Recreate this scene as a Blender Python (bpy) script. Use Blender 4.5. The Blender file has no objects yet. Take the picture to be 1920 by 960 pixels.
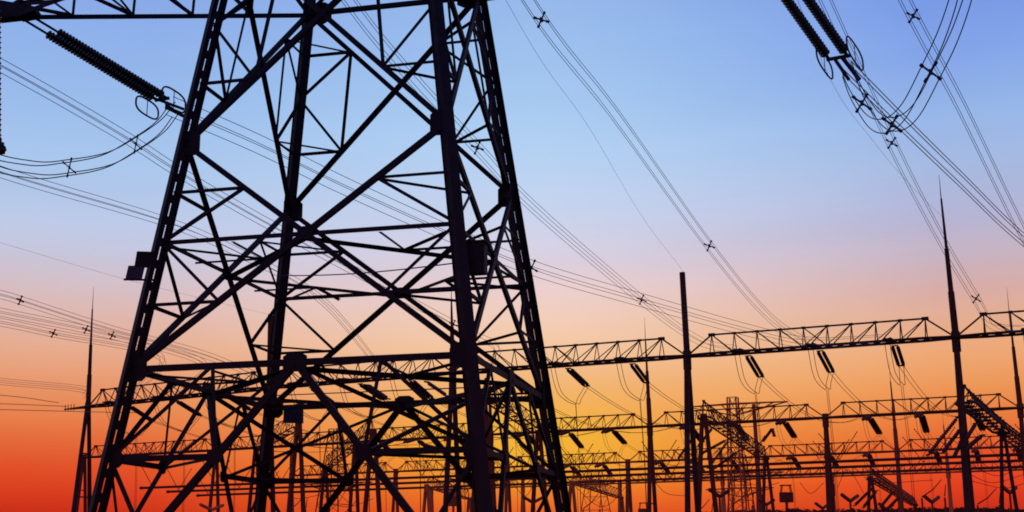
import bpy, bmesh, math, random
from mathutils import Vector, Matrix
random.seed(7)
V = Vector
scene = bpy.context.scene
COL = scene.collection
EYE = 1.7
# ------------------------------------------------------------------ camera
FPX, PITCH, ROLL = 2559.27, 0.22624, -0.00848      # focal length in 1920-px units
FW = V((0, math.cos(PITCH), math.sin(PITCH)))
_r = V((1, 0, 0)); _u = _r.cross(FW)
RT = math.cos(ROLL)*_r + math.sin(ROLL)*_u
UP = -math.sin(ROLL)*_r + math.cos(ROLL)*_u
cam = bpy.data.cameras.new('camera'); co = bpy.data.objects.new('camera', cam); COL.objects.link(co)
cam.sensor_width = 36; cam.lens = FPX/1920*36; cam.clip_start = .1; cam.clip_end = 8000
M = Matrix((RT, UP, -FW)).transposed().to_4x4(); M.translation = V((0, 0, EYE)); co.matrix_world = M
scene.camera = co
cam.dof.use_dof = False

def ray(x, y): return FW*FPX + RT*(x-960) + UP*(480-y)
def atz(x, y, z):                       # the point of height z seen at (x, y)
    d = ray(x, y); return d*((z-EYE)/d.z) + V((0, 0, EYE))
def atd(x, y, D): return ray(x, y)*(D/FPX) + V((0, 0, EYE))   # the point at distance D
def depth(P): return (P-V((0, 0, EYE))).dot(FW)
def pr(P):
    d = P-V((0, 0, EYE)); w = d.dot(FW); return (960+FPX*d.dot(RT)/w, 480-FPX*d.dot(UP)/w)

# ------------------------------------------------------------------ materials
def mat(name, c1, c2, rough=.6, scale=3., metal=0., bump=.15, spec=.3):
    m = bpy.data.materials.new(name); m.use_nodes = True; nt = m.node_tree; b = nt.nodes['Principled BSDF']
    tc = nt.nodes.new('ShaderNodeTexCoord'); n = nt.nodes.new('ShaderNodeTexNoise'); n.inputs['Scale'].default_value = scale; n.inputs['Detail'].default_value = 6
    nt.links.new(tc.outputs['Object'], n.inputs['Vector'])
    r = nt.nodes.new('ShaderNodeValToRGB'); r.color_ramp.elements[0].position = .35; r.color_ramp.elements[1].position = .68
    r.color_ramp.elements[0].color = (*c1, 1); r.color_ramp.elements[1].color = (*c2, 1)
    nt.links.new(n.outputs['Fac'], r.inputs['Fac']); nt.links.new(r.outputs['Color'], b.inputs['Base Color'])
    b.inputs['Roughness'].default_value = rough; b.inputs['Metallic'].default_value = metal; b.inputs['Specular IOR Level'].default_value = spec
    bp = nt.nodes.new('ShaderNodeBump'); bp.inputs['Strength'].default_value = bump; bp.inputs['Distance'].default_value = .02
    nt.links.new(n.outputs['Fac'], bp.inputs['Height']); nt.links.new(bp.outputs['Normal'], b.inputs['Normal'])
    return m
STEEL = mat('haze_graded_tower_steel', (.006, .004, .012), (.013, .008, .024), .7, 2.5, spec=.12)
def haze_grade(m, low, z0, z1, amt=.85):               # warm haze painted into the base colour, stronger toward the ground
    nt = m.node_tree; b = nt.nodes['Principled BSDF']; src = b.inputs['Base Color'].links[0].from_socket
    g = nt.nodes.new('ShaderNodeNewGeometry'); sp = nt.nodes.new('ShaderNodeSeparateXYZ'); nt.links.new(g.outputs['Position'], sp.inputs[0])
    mr = nt.nodes.new('ShaderNodeMapRange'); mr.inputs[1].default_value = z1; mr.inputs[2].default_value = z0; mr.inputs[3].default_value = 0; mr.inputs[4].default_value = amt
    n = nt.nodes.new('ShaderNodeTexNoise'); n.inputs['Scale'].default_value = .9; n.inputs['Detail'].default_value = 8
    ad = nt.nodes.new('ShaderNodeMath'); ad.operation = 'MULTIPLY_ADD'; ad.inputs[1].default_value = 5; nt.links.new(n.outputs[0], ad.inputs[0]); nt.links.new(sp.outputs[2], ad.inputs[2])
    nt.links.new(ad.outputs[0], mr.inputs[0]); mx = nt.nodes.new('ShaderNodeMix'); mx.data_type = 'RGBA'
    nt.links.new(mr.outputs[0], mx.inputs[0]); nt.links.new(src, mx.inputs[6]); mx.inputs[7].default_value = (*low, 1); nt.links.new(mx.outputs[2], b.inputs['Base Color'])
haze_grade(STEEL, (.030, .007, .008), 4, 22)  # painted haze tone: bluish dark above, warm red low down
PLATE = mat('enamelled_plate', (.032, .020, .048), (.048, .030, .065), .6, 1.5, spec=.2)
GAN1 = mat('gantry_steel', (.045, .010, .012), (.070, .016, .018), .7, 2., spec=.12)  # base colour lifted toward red as painted haze
GAN2 = mat('hazy_gantry_steel', (.12, .022, .016), (.16, .030, .020), .8, 2., spec=.1)  # aerial haze put into the colour, redder than the nearest steel
GAN3 = mat('far_gantry_steel', (.27, .045, .026), (.32, .055, .03), .8, 2., spec=.1)  # haze tint painted stronger for more distant steel
GAN4 = mat('distant_steel', (.52, .095, .045), (.60, .12, .05), .9, 2., spec=.05)  # brightest red: heaviest haze painted into the base colour
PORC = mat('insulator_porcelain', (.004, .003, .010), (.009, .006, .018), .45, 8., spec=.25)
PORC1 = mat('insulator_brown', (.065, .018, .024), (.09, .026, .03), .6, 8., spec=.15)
PORC2 = mat('insulator_far', (.13, .024, .018), (.17, .032, .020), .7, 8., spec=.1)  # distance haze painted into the insulator colour
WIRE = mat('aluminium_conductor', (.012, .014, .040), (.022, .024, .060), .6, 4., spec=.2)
WIREM = mat('hazy_conductor', (.07, .075, .13), (.10, .10, .17), .7, 4., spec=.1)  # conductor colour paled to stand in for haze
WIREF = mat('far_conductor', (.20, .14, .17), (.25, .18, .21), .8, 4., spec=.1)  # paler again, with haze put into the wire colour
WIRER = mat('dropper_conductor', (.06, .018, .018), (.09, .026, .02), .8, 4., spec=.1)
GRND = mat('gravel_ground', (.03, .015, .010), (.06, .03, .02), .95, .8, bump=.5)
TREE = mat('dusk_foliage', (.10, .015, .010), (.15, .022, .012), .95, .4)
ASPH = mat('service_road_asphalt', (.03, .02, .02), (.05, .035, .03), .9, 2.)

# ------------------------------------------------------------------ mesh helpers
def frame(a, b, n=None):
    t = (b-a).normalized()
    if n is None: n = V((0, 0, 1)) if abs(t.z) < .9 else V((1, 0, 0))
    s = t.cross(n)
    if s.length < 1e-4: s = t.cross(V((.3, .9, .1)))
    s.normalize(); return t, s, s.cross(t).normalized()
class MB:
    def __init__(s): s.v = []; s.f = []
    def prism(s, a, b, prof, n=None):                 # prof: list of (side, normal) offsets
        t, sd, nn = frame(a, b, n); k = len(s.v); m = len(prof)
        for p in (a, b):
            for (x, y) in prof: s.v.append(p+sd*x+nn*y)
        for i in range(m): j = (i+1) % m; s.f.append((k+i, k+j, k+m+j, k+m+i))
        s.f.append(tuple(range(k+m-1, k-1, -1))); s.f.append(tuple(range(k+m, k+2*m)))
        return s
    def ang(s, a, b, w, n, flip=1):                   # an L-section member, one flange across the face
        th = w*.13
        return s.prism(a, b, [(-w/2*flip, 0), (w/2*flip, 0), (w/2*flip, -th), (-w/2*flip+th*flip, -th), (-w/2*flip+th*flip, -w*.8), (-w/2*flip, -w*.8)], n)
    def bar(s, a, b, w, h=None, n=None):
        h = h or w; return s.prism(a, b, [(-w/2, -h/2), (w/2, -h/2), (w/2, h/2), (-w/2, h/2)], n)
    def cone(s, a, b, r0, r1, seg=8):
        t, sd, nn = frame(a, b); k = len(s.v)
        for p, r in ((a, r0), (b, r1)):
            for i in range(seg):
                q = 2*math.pi*i/seg; s.v.append(p+sd*r*math.cos(q)+nn*r*math.sin(q))
        for i in range(seg): j = (i+1) % seg; s.f.append((k+i, k+j, k+seg+j, k+seg+i))
        s.f.append(tuple(range(k+seg-1, k-1, -1))); s.f.append(tuple(range(k+seg, k+2*seg)))
        return s
    def tube(s, pts, r, seg=5, closed=False):
        k = len(s.v); n = len(pts); t0 = None; prev = None
        for i, p in enumerate(pts):
            a = pts[i-1] if (i > 0 or closed) else p; b = pts[(i+1) % n] if (i < n-1 or closed) else p
            t = (b-a).normalized()
            if prev is None:
                _, sd, nn = frame(a, b)
            else:
                sd = prev - t*prev.dot(t); sd.normalize(); nn = sd.cross(t)
            prev = sd
            for q in range(seg):
                w = 2*math.pi*q/seg; s.v.append(p+sd*r*math.cos(w)+nn*r*math.sin(w))
        for i in range(n if closed else n-1):
            i2 = (i+1) % n
            for q in range(seg):
                q2 = (q+1) % seg; s.f.append((k+i*seg+q, k+i*seg+q2, k+i2*seg+q2, k+i2*seg+q))
        if not closed:
            s.f.append(tuple(range(k+seg-1, k-1, -1))); s.f.append(tuple(range(k+(n-1)*seg, k+n*seg)))
        return s
    def plate(s, c, u, w, pts, th):                   # polygon in the (u, w) plane
        nrm = u.cross(w).normalized(); k = len(s.v); m = len(pts)
        for d in (-th/2, th/2):
            for (x, y) in pts: s.v.append(c+u*x+w*y+nrm*d)
        for i in range(m): j = (i+1) % m; s.f.append((k+i, k+j, k+m+j, k+m+i))
        s.f.append(tuple(range(k+m-1, k-1, -1))); s.f.append(tuple(range(k+m, k+2*m)))
        return s
    def lathe(s, a, t, prof, seg=10):                 # prof: (along, radius)
        _, sd, nn = frame(a, a+t); k = len(s.v)
        for (h, r) in prof:
            for i in range(seg):
                q = 2*math.pi*i/seg; s.v.append(a+t*h+sd*r*math.cos(q)+nn*r*math.sin(q))
        for j in range(len(prof)-1):
            for i in range(seg):
                i2 = (i+1) % seg; s.f.append((k+j*seg+i, k+j*seg+i2, k+(j+1)*seg+i2, k+(j+1)*seg+i))
        return s
    def box(s, c, x, y, z, rz=0):
        u = V((math.cos(rz), math.sin(rz), 0)); w = V((-math.sin(rz), math.cos(rz), 0))
        return s.plate(c, u, w, [(-x/2, -y/2), (x/2, -y/2), (x/2, y/2), (-x/2, y/2)], z)
    def build(s, name, m, parent=None, smooth=False):
        me = bpy.data.meshes.new(name)
        org = parent_loc(parent) if parent is not None else (sum(s.v, V((0, 0, 0)))/len(s.v))
        if parent is None:
            org = V((org.x, org.y, min(v.z for v in s.v)))
        me.from_pydata([v-org for v in s.v], [], s.f); me.update()
        bm = bmesh.new(); bm.from_mesh(me); bmesh.ops.recalc_face_normals(bm, faces=bm.faces); bm.to_mesh(me); bm.free()
        if smooth:
            for p in me.polygons: p.use_smooth = True
        me.materials.append(m)
        o = bpy.data.objects.new(name, me); COL.objects.link(o)
        if parent is not None: o.parent = parent
        else: o.location = org
        return o
ROOT = {}
def parent_loc(p):
    while p.parent is not None: p = p.parent
    return V(p.location)
def tag(o, label, cat, group=None):
    o['label'] = label; o['category'] = cat
    if group: o['group'] = group
    return o
def thing(name, loc, label, cat, group=None):
    o = bpy.data.objects.new(name, None); COL.objects.link(o); o.location = loc; o.empty_display_size = .5
    return tag(o, label, cat, group)
def lerp(a, b, t): return a+(b-a)*t
def spline(P, n=8):                                   # Catmull-Rom through tuples/vectors
    P = [V(p) for p in P]; out = []
    if len(P) == 2: return [P[0].lerp(P[1], i/n) for i in range(n+1)]
    Q = [P[0]*2-P[1]] + P + [P[-1]*2-P[-2]]
    for i in range(1, len(Q)-2):
        for k in range(n):
            t = k/n; a, b, c, d = Q[i-1:i+3]
            out.append(.5*((2*b)+(c-a)*t+(2*a-5*b+4*c-d)*t*t+(3*b-a-3*c+d)*t**3))
    out.append(P[-1]); return out

# ================================================================== THE TOWER
CX, CY, YAW, KT = -5.5848, 48.23045, -.22815, .12848
cy_, sy_ = math.cos(YAW), math.sin(YAW)
SG = {'A': (-1, -1), 'B': (-1, 1), 'C': (1, -1), 'D': (1, 1)}
def loc(a, b, z): return V((CX+cy_*a-sy_*b, CY+sy_*a+cy_*b, z))
def hw(z): return 6.5-KT*(z-EYE)
def leg(L, z): w = hw(z); return loc(SG[L][0]*w, SG[L][1]*w, z)
def dirl(a, b): return V((cy_*a-sy_*b, sy_*a+cy_*b, 0))
Z0, Z1, Z2, Z3, Z4 = 22.40+EYE, 14.344+EYE, 6.45+EYE, 3.536+EYE, 1.0+EYE
ZTOP = 27.5
tower = thing('transmission_tower', loc(0, 0, 0), 'huge dark lattice steel transmission tower filling the left half of the photo', 'transmission tower')
# legs: two angles held apart by battens
for L, (sx, sy) in SG.items():
    mb = MB(); a, b = leg(L, -.2), leg(L, ZTOP); tan = dirl(sx, sy).normalized()
    t = (b-a).normalized(); n1 = t.cross(tan).normalized()
    fat = .88 if L in 'BC' else .97
    for sgn in (-1, 1):
        off = tan*sgn*.133*fat
        mb.prism(a+off, b+off, [(-.112*fat, -.02), (.112*fat, -.02), (.112*fat, .02), (-.112*fat, .02)], n1)
        mb.prism(a+off+tan*sgn*.09*fat, b+off+tan*sgn*.09*fat, [(-.02, -.2*fat), (.02, -.2*fat), (.02, .2*fat), (-.02, .2*fat)], n1)
    if L in 'BC': mb.prism(a, b, [(-.16*fat, -.17*fat), (.16*fat, -.17*fat), (.16*fat, .17*fat), (-.16*fat, .17*fat)], n1)
    o = mb.build('leg', STEEL, tower)
    if L in 'AD':
        N = int((b-a).length/.78)
        for i in range(N):
            p = a.lerp(b, (i+.5)/N); MB().bar(p-t*.15, p+t*.15, .42, .06, n1).build('batten', STEEL, o)
FACES = [('A', 'C'), ('B', 'D'), ('A', 'B'), ('C', 'D')]
def fp(f, u, z): P, Q = leg(f[0], z), leg(f[1], z); return P.lerp(Q, (u+1)/2)
def fn(f):
    m = fp(f, 0, 5)-loc(0, 0, 5); m.z = 0; return m.normalized()
SEC = []                                              # secondary members are gathered, then ranked by size in view
def main(f, a, b, w=.20, name='diagonal_brace'):
    MB().ang(a, b, w, fn(f), 1).build(name, STEEL, tower)
def sec(a, b, w=.095, n=None): SEC.append((a, b, w, n))
def gusset(f, c, w, h, dx=0):
    n = fn(f); u = V((0, 0, 1)).cross(n).normalized()
    MB().plate(c+n*.03, u, V((0, 0, 1)), [(-w/2, -h*.32), (-w*.25, -h/2), (w*.25, -h/2), (w/2, -h*.32), (w/2, h*.32), (w*.25, h/2), (-w*.25, h/2), (-w/2, h*.32)], .03).build('gusset_plate', STEEL, tower)
def crossz(zt, zb):
    a, b = hw(zt), hw(zb); return zt-(zt-zb)*a/(a+b)
NODES = {}
for f in FACES:
    n = fn(f)
    for (zt, zb, strut) in ((Z0, Z1, False), (Z1, Z2, True)):
        zx = crossz(zt, zb); X = fp(f, 0, zx)
        PT, QT, PB, QB = fp(f, -1, zt), fp(f, 1, zt), fp(f, -1, zb), fp(f, 1, zb)
        wd = .19 if f in FACES[:2] else .26
        main(f, PT, QB, wd); main(f, QT+n*.05, PB+n*.05, wd)
        gusset(f, X, *((.55, .45) if strut else (.26, .26)))
        if strut: main(f, fp(f, -1, zx)-n*.06, fp(f, 1, zx)-n*.06, .15, 'horizontal_strut')
        for s, T, B in ((-1, PT, PB), (1, QT, QB)):
            lx = fp(f, s, zx)
            Mu, Md = T.lerp(X, .5), B.lerp(X, .5)
            NODES[(f, zt, s, 'u')] = Mu; NODES[(f, zt, s, 'd')] = Md
            sec(Mu, fp(f, s, Mu.z), .10, n); sec(Md, fp(f, s, Md.z), .10, n)
            sec(Mu, lx, .11, n); sec(Md, lx, .11, n)
            if not strut: sec(Mu, Md, .11, n)
    # waist belt and the K-braced leg extension
    S = fp(f, 0, Z2)
    main(f, fp(f, -1, Z2), fp(f, 1, Z2), .22, 'horizontal_strut')
    gusset(f, S, .8, .6)
    for s in (-1, 1):
        foot = fp(f, s, .15); main(f, S, foot, .22)
        def kd(z): return S.lerp(foot, (Z2-z)/(Z2-.15))
        D3, D4, Q2 = kd(Z3), kd(Z4), fp(f, s*.5, Z2)
        NODES[(f, 'D3', s)] = D3; NODES[(f, 'D4', s)] = D4
        main(f, fp(f, s, Z3), D3, .19, 'horizontal_strut'); gusset(f, D3, .5, .45)
        sec(fp(f, s, Z3), Q2, .13, n); sec(Q2, D3, .10, n); sec(fp(f, s, Z3), D4, .12, n); sec(fp(f, s, Z4), D4, .12, n)
for L in 'ABCD':                                      # ties round each corner and gussets on the legs
    fs = [(f, (-1 if f[0] == L else 1)) for f in FACES if L in f]
    (f1, s1), (f2, s2) = fs
    for zt in (Z0, Z1):
        for k in 'ud': sec(NODES[(f1, zt, s1, k)], NODES[(f2, zt, s2, k)], .09)
    H = lambda f: fp(f, 0, Z2)
    for a_, b_ in ((H(f1), NODES[(f2, 'D3', s2)]), (H(f2), NODES[(f1, 'D3', s1)])): MB().ang(a_, b_, .15, V((0, 0, 1))).build('hip_brace', STEEL, tower)
    for k in ('D3', 'D4'): sec(NODES[(f1, k, s1)], NODES[(f2, k, s2)], .12)
    for (f, s) in fs:
        for z, w, h in ((Z0, .7, .95), (Z1, .68, .88), (Z2, .68, .8), (Z3, .45, .55)):
            gusset(f, fp(f, s*(1-.22/hw(z)), z), w*(.8 if f in FACES[2:] else 1), h)
def diamond(z, w):                                    # plan bracing
    C = [fp(FACES[0], 0, z), fp(FACES[3], 0, z), fp(FACES[1], 0, z), fp(FACES[2], 0, z)]
    cor = [leg('C', z), leg('D', z), leg('B', z), leg('A', z)]
    dz = V((0, 0, -.12))
    for i in range(4):
        a, b = C[i]+dz, C[(i+1) % 4]+dz
        MB().ang(a, b, w, V((0, 0, 1))).build('plan_brace', STEEL, tower)
        m = a.lerp(b, .5); sec(m, cor[i]+dz, .1); sec(m, C[i].lerp(cor[i], .5)+dz, .09); sec(m, C[(i+1) % 4].lerp(cor[i], .5)+dz, .09)
diamond(crossz(Z1, Z2), .15); diamond(Z2, .18)
# cross-arms: two bottom chords, two top chords meeting at the tip
TIPL = atz(22, 30, 21.6+EYE)
def arm(side, tip):
    Pb, Pf = leg('B' if side < 0 else 'D', Z0), leg('A' if side < 0 else 'C', Z0)
    h = 3.4; Tb, Tf = leg('B' if side < 0 else 'D', Z0+h), leg('A' if side < 0 else 'C', Z0+h)
    tt = tip+V((0, 0, .5))
    root = MB()
    for a, b, w in ((Pb, tip, .24), (Pf, tip, .22), (Tb, tt, .2), (Tf, tt, .2)): root.ang(a, b, w, V((0, 0, 1)))
    o = root.build('cross_arm', STEEL, tower)
    lc = MB(); N = 5
    for (P, T, sd) in ((Pb, Tb, 1), (Pf, Tf, -1)):
        for i in range(N):
            t, t2 = i/N, (i+1)/N
            if i: lc.ang(P.lerp(tip, t), T.lerp(tt, t), .12, dirl(0, sd))
            lc.ang(T.lerp(tt, t2), P.lerp(tip, t), .16, dirl(0, sd))
            if i % 2: lc.ang(P.lerp(tip, t), T.lerp(tt, (t+t2)/2), .09, dirl(0, sd))
    for i in range(1, N):
        t = i/N
        lc.ang(Pb.lerp(tip, t), Pf.lerp(tip, t), .12, V((0, 0, 1)))
    lc.build('lacing', STEEL, o)
    MB().plate(tip, dirl(1, 0), V((0, 0, 1)), [(-.9, -.15), (1.3, -.15), (1.0, .25), (-.9, .75)], .5).build('hanger_plate', STEEL, o)
arm(-1, TIPL)
c0 = loc(0, 0, 0); TIPR = V((2*c0.x-TIPL.x, 2*c0.y-TIPL.y, TIPL.z)); arm(1, TIPR)
main(FACES[1], leg('B', Z0), leg('D', Z0), .24, 'horizontal_strut'); main(FACES[0], leg('A', Z0), leg('C', Z0), .24, 'horizontal_strut')
gusset(FACES[1], fp(FACES[1], -1+.1, Z0), 1.25, .95); gusset(FACES[1], fp(FACES[1], 1-.1, Z0), 1.1, .8)
# top-edge lacing between the two bottom chord levels, above the arm plane
for f in FACES:
    for s in (-1, 1):
        main(f, fp(f, s, Z0), fp(f, 0, Z0+3.3), .18)
    main(f, fp(f, -1, Z0+3.4), fp(f, 1, Z0+3.4), .16, 'horizontal_strut')
# the 100 secondary braces that show largest are parts, the rest one piece
def pxlen(s):
    a, b = pr(s[0]), pr(s[1]); cl = lambda p: (min(max(p[0], 0), 1920), min(max(p[1], 0), 960)); a, b = cl(a), cl(b)
    return math.hypot(a[0]-b[0], a[1]-b[1])*s[2]
SEC.sort(key=pxlen, reverse=True)
for (a, b, w, n) in SEC[:100]:
    MB().ang(a, b, w, n if n is not None else V((0, 0, 1))).build('secondary_brace', STEEL, tower)
mb = MB()
for (a, b, w, n) in SEC[100:]: mb.ang(a, b, w*1.12, n if n is not None else V((0, 0, 1)))
o = mb.build('secondary_brace', STEEL, tower); o['kind'] = 'stuff'
# plates and boxes fixed to the legs, with their brackets
def face_card(name, pts, D, m, th=.04):
    P = [atd(x, y, D) for x, y in pts]; c = sum(P, V((0, 0, 0)))/4; u = (P[1]-P[0]).normalized(); n = u.cross(P[3]-P[0]).normalized(); w = n.cross(u)
    MB().plate(c, u, w, [((p-c).dot(u), (p-c).dot(w)) for p in P], th).build(name, m, tower)
dA = depth(leg('A', 10.5))
face_card('sign_plate', [(257, 471), (291, 472), (287, 500), (252, 500)], dA, STEEL)
face_card('sign_plate', [(241, 498), (272, 498), (266, 523), (235, 523)], dA, PLATE)
MB().bar(atd(232, 524, dA), atd(294, 525, dA), .06).bar(atd(268, 500, dA), atd(300, 500, dA), .06).build('sign_bracket', STEEL, tower)
dB = depth(leg('B', Z2))
face_card('sign_plate', [(532, 765), (569, 765), (569, 794), (531, 793)], dB-1, PLATE)
MB().bar(atd(500, 768, dB-1), atd(570, 764, dB-1), .08).build('sign_bracket', STEEL, tower)
dC = depth(leg('C', 11))+.5
c = atd(895, 486, dC)
MB().box(c, .56, .45, .98, YAW).build('monitoring_box', STEEL, tower)
MB().box(c+V((0, 0, .54)), .66, .55, .05, YAW).build('box_lid', STEEL, tower)
MB().bar(atd(862, 461, dC), atd(912, 457, dC), .08).bar(atd(862, 514, dC), atd(912, 512, dC), .06).build('box_bracket', STEEL, tower)
# safety line between legs B and C
A_, B_ = atd(528, 517, depth(leg('B', 9.5))), atd(856, 493, depth(leg('C', 9.5)))
MB().tube([A_.lerp(B_, i/10)-V((0, 0, .12*math.sin(math.pi*i/10))) for i in range(11)], .022).build('safety_line', STEEL, tower)
A_, B_ = atd(505, 742, depth(leg('B', 6.5))), atd(870, 727, depth(leg('C', 6.5)))
MB().tube([A_, B_], .02).build('safety_line', STEEL, tower)
# concrete footings
for L in 'ABCD':
    q = leg(L, 0); MB().prism(V((q.x, q.y, -.3)), V((q.x, q.y, .25)), [(-.6, -.6), (.6, -.6), (.6, .6), (-.6, .6)]).build('footing', GRND, tower)

# ================================================================== GANTRIES
GO = V((15.4, 119.6, 0)); GE = V((math.cos(math.radians(-23.3)), math.sin(math.radians(-23.3)), 0)); GN = V((23.7, 51.7, 0)); GNU = GN.normalized()
def beam(P, Q, parent, m, sc=1., hh=1.75, end=2.3, name='beam', lr=.05, pitch=2.05):
    L = (Q-P).length; e = (Q-P)/L; s = e.cross(V((0, 0, 1))).normalized(); u = s.cross(e)
    mb = MB(); W = .8*sc
    for q in (-1, 1): mb.cone(P+s*q*W*.5, P+e*end+s*q*W, .12*sc, .12*sc, 6); mb.cone(P+e*end+s*q*W, Q-e*end+s*q*W, .12*sc, .12*sc, 6); mb.cone(Q-e*end+s*q*W, Q+s*q*W*.5, .12*sc, .12*sc, 6)
    mb.cone(P+e*end+u*hh, Q-e*end+u*hh, .085*sc, .085*sc, 6)
    mb.cone(P, P+e*end+u*hh, .08*sc, .08*sc, 6); mb.cone(Q, Q-e*end+u*hh, .08*sc, .08*sc, 6)
    mb.box(P+e*end+u*hh, .55*sc, .3*sc, .25*sc, math.atan2(e.y, e.x)); mb.box(Q-e*end+u*hh, .55*sc, .3*sc, .25*sc, math.atan2(e.y, e.x))
    o = mb.build(name, m, parent)
    lc = MB(); N = max(2, int(round((L-2*end)/pitch)))
    T = [P+e*(end+(L-2*end)*i/N)+u*hh for i in range(N+1)]
    for i, t in enumerate(T):
        b = t-u*hh
        for q in (-1, 1):
            lc.bar(t, b+s*q*W, lr*1.6*sc)
            if i < N/2-.1: lc.bar(t, T[i+1]-u*hh+s*q*W, lr*1.6*sc)
            if i > N/2+.1: lc.bar(t, T[i-1]-u*hh+s*q*W, lr*1.6*sc)
        lc.bar(b-s*W, b+s*W, lr*1.3*sc); lc.box(b, .45*sc, .7*sc, .18*sc, math.atan2(e.y, e.x)); lc.box(t, .32*sc, .2*sc, .2*sc, math.atan2(e.y, e.x))
        if i < N: lc.bar(b-s*W*(1 if i % 2 else -1), T[i+1]-u*hh+s*W*(1 if i % 2 else -1), lr*1.3*sc)
    lc.build('lacing', m, o)
    return o
def column(P, parent, m, top, r=.26, spread=2.1, mast=0, needle=0, lat=False):
    mb = MB(); P = V((P.x, P.y, 0)); T = P+V((0, 0, top))
    c = mb.cone(T-V((0, 0, 1.2)), T+V((0, 0, .5)), r*1.35, r*1.35).build('column', m, parent)
    for q in (-1, 1):
        MB().cone(P+GNU*q*spread, T+GNU*q*.18-V((0, 0, .3)), r, r*.85).build('leg', m, c)
    for z in (.22, .5, .74):
        w = spread*(1-z)+.18; zz = V((0, 0, top*z)); MB().cone(P+zz-GNU*w, P+zz+GNU*w, .09, .09, 6).build('cross_bar', m, c)
    if mast:
        mm = MB(); z = top+.4; segs = [(0, .3, r*1.1, r*1.0), (.3, .62, r*.82, r*.7), (.62, 1, r*.5, r*.3)] if needle else [(0, 1, r*1.05, r*.95)]
        for a, b, r0, r1 in segs: mm.cone(P-GE*(.022*mast*a)+V((0, 0, z+mast*a)), P-GE*(.022*mast*b)+V((0, 0, z+mast*b)), r0, r1)
        mm.build('mast', m, c)
        if needle: MB().cone(P-GE*.022*mast+V((0, 0, z+mast)), P-GE*.024*mast+V((0, 0, z+mast+needle)), .05, .015, 5).build('lightning_rod', m, c)
    return c
HB = 20.0
def gpos(j, i, z=0): return GO+GE*23*i+GN*j+V((0, 0, z))
def row(label, j, cols, m, r, sc=1., extra=()):
    loc0 = cols[0][0]; root = thing('gantry', V((loc0.x, loc0.y, 0)), label, 'gantry', 'parallel substation gantries')
    for (P, mast, needle) in cols: column(P, root, m, HB, r, mast=mast, needle=needle)
    for (A, _, _), (B, _, _) in zip(cols, cols[1:]):
        beam(V((A.x, A.y, HB)), V((B.x, B.y, HB)), root, m, sc)
    for fn_ in extra: fn_(root)
    return root
def flat(p): return V((p.x, p.y, 0))
c1 = [(flat(atz(165, 763, HB)), 10.8, 2.6), (flat(atz(505, 727, HB)), 7.2, 0), (gpos(0, -1), 6.5, 2), (gpos(0, 0), 7.2, 0), (gpos(0, .99), 11.4, 2.1), (gpos(0, 2), 7.2, 0)]
def stub(root):
    P = V((c1[0][0].x, c1[0][0].y, HB)); d = (V((c1[0][0].x, c1[0][0].y, 0))-V((c1[1][0].x, c1[1][0].y, 0))).normalized()
    mb = MB(); mb.cone(P, P+d*2.6, .22, .12, 6); mb.cone(P+d*2.0, P+d*4.0, .12, .08, 6)
    for k in range(4): mb.cone(P+d*(2.4+.5*k)-V((0, 0, .2)), P+d*(2.4+.5*k)+V((0, 0, .5)), .05, .05, 5)
    mb.build('bracket_arm', GAN1, root)
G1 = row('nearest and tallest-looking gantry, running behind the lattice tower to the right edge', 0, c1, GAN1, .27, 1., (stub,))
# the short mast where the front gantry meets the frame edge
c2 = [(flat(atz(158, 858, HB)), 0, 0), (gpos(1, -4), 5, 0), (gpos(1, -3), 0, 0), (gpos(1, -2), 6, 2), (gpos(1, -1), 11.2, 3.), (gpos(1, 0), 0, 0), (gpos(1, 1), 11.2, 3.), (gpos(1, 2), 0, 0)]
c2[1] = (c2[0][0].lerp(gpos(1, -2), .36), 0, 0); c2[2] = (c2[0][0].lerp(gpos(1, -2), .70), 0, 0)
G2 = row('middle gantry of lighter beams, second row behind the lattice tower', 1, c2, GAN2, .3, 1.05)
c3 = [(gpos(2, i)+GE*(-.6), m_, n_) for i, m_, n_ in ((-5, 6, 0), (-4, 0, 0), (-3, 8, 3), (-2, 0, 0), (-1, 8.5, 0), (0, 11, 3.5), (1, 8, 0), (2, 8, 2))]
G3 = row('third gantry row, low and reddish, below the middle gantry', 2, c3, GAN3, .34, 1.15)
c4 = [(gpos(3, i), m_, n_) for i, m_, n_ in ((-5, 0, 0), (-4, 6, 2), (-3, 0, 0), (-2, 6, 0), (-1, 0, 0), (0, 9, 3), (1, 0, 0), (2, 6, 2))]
G4 = row('farthest gantry row, faint and red just above the horizon', 3, c4, GAN4, .36, 1.2)

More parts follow.
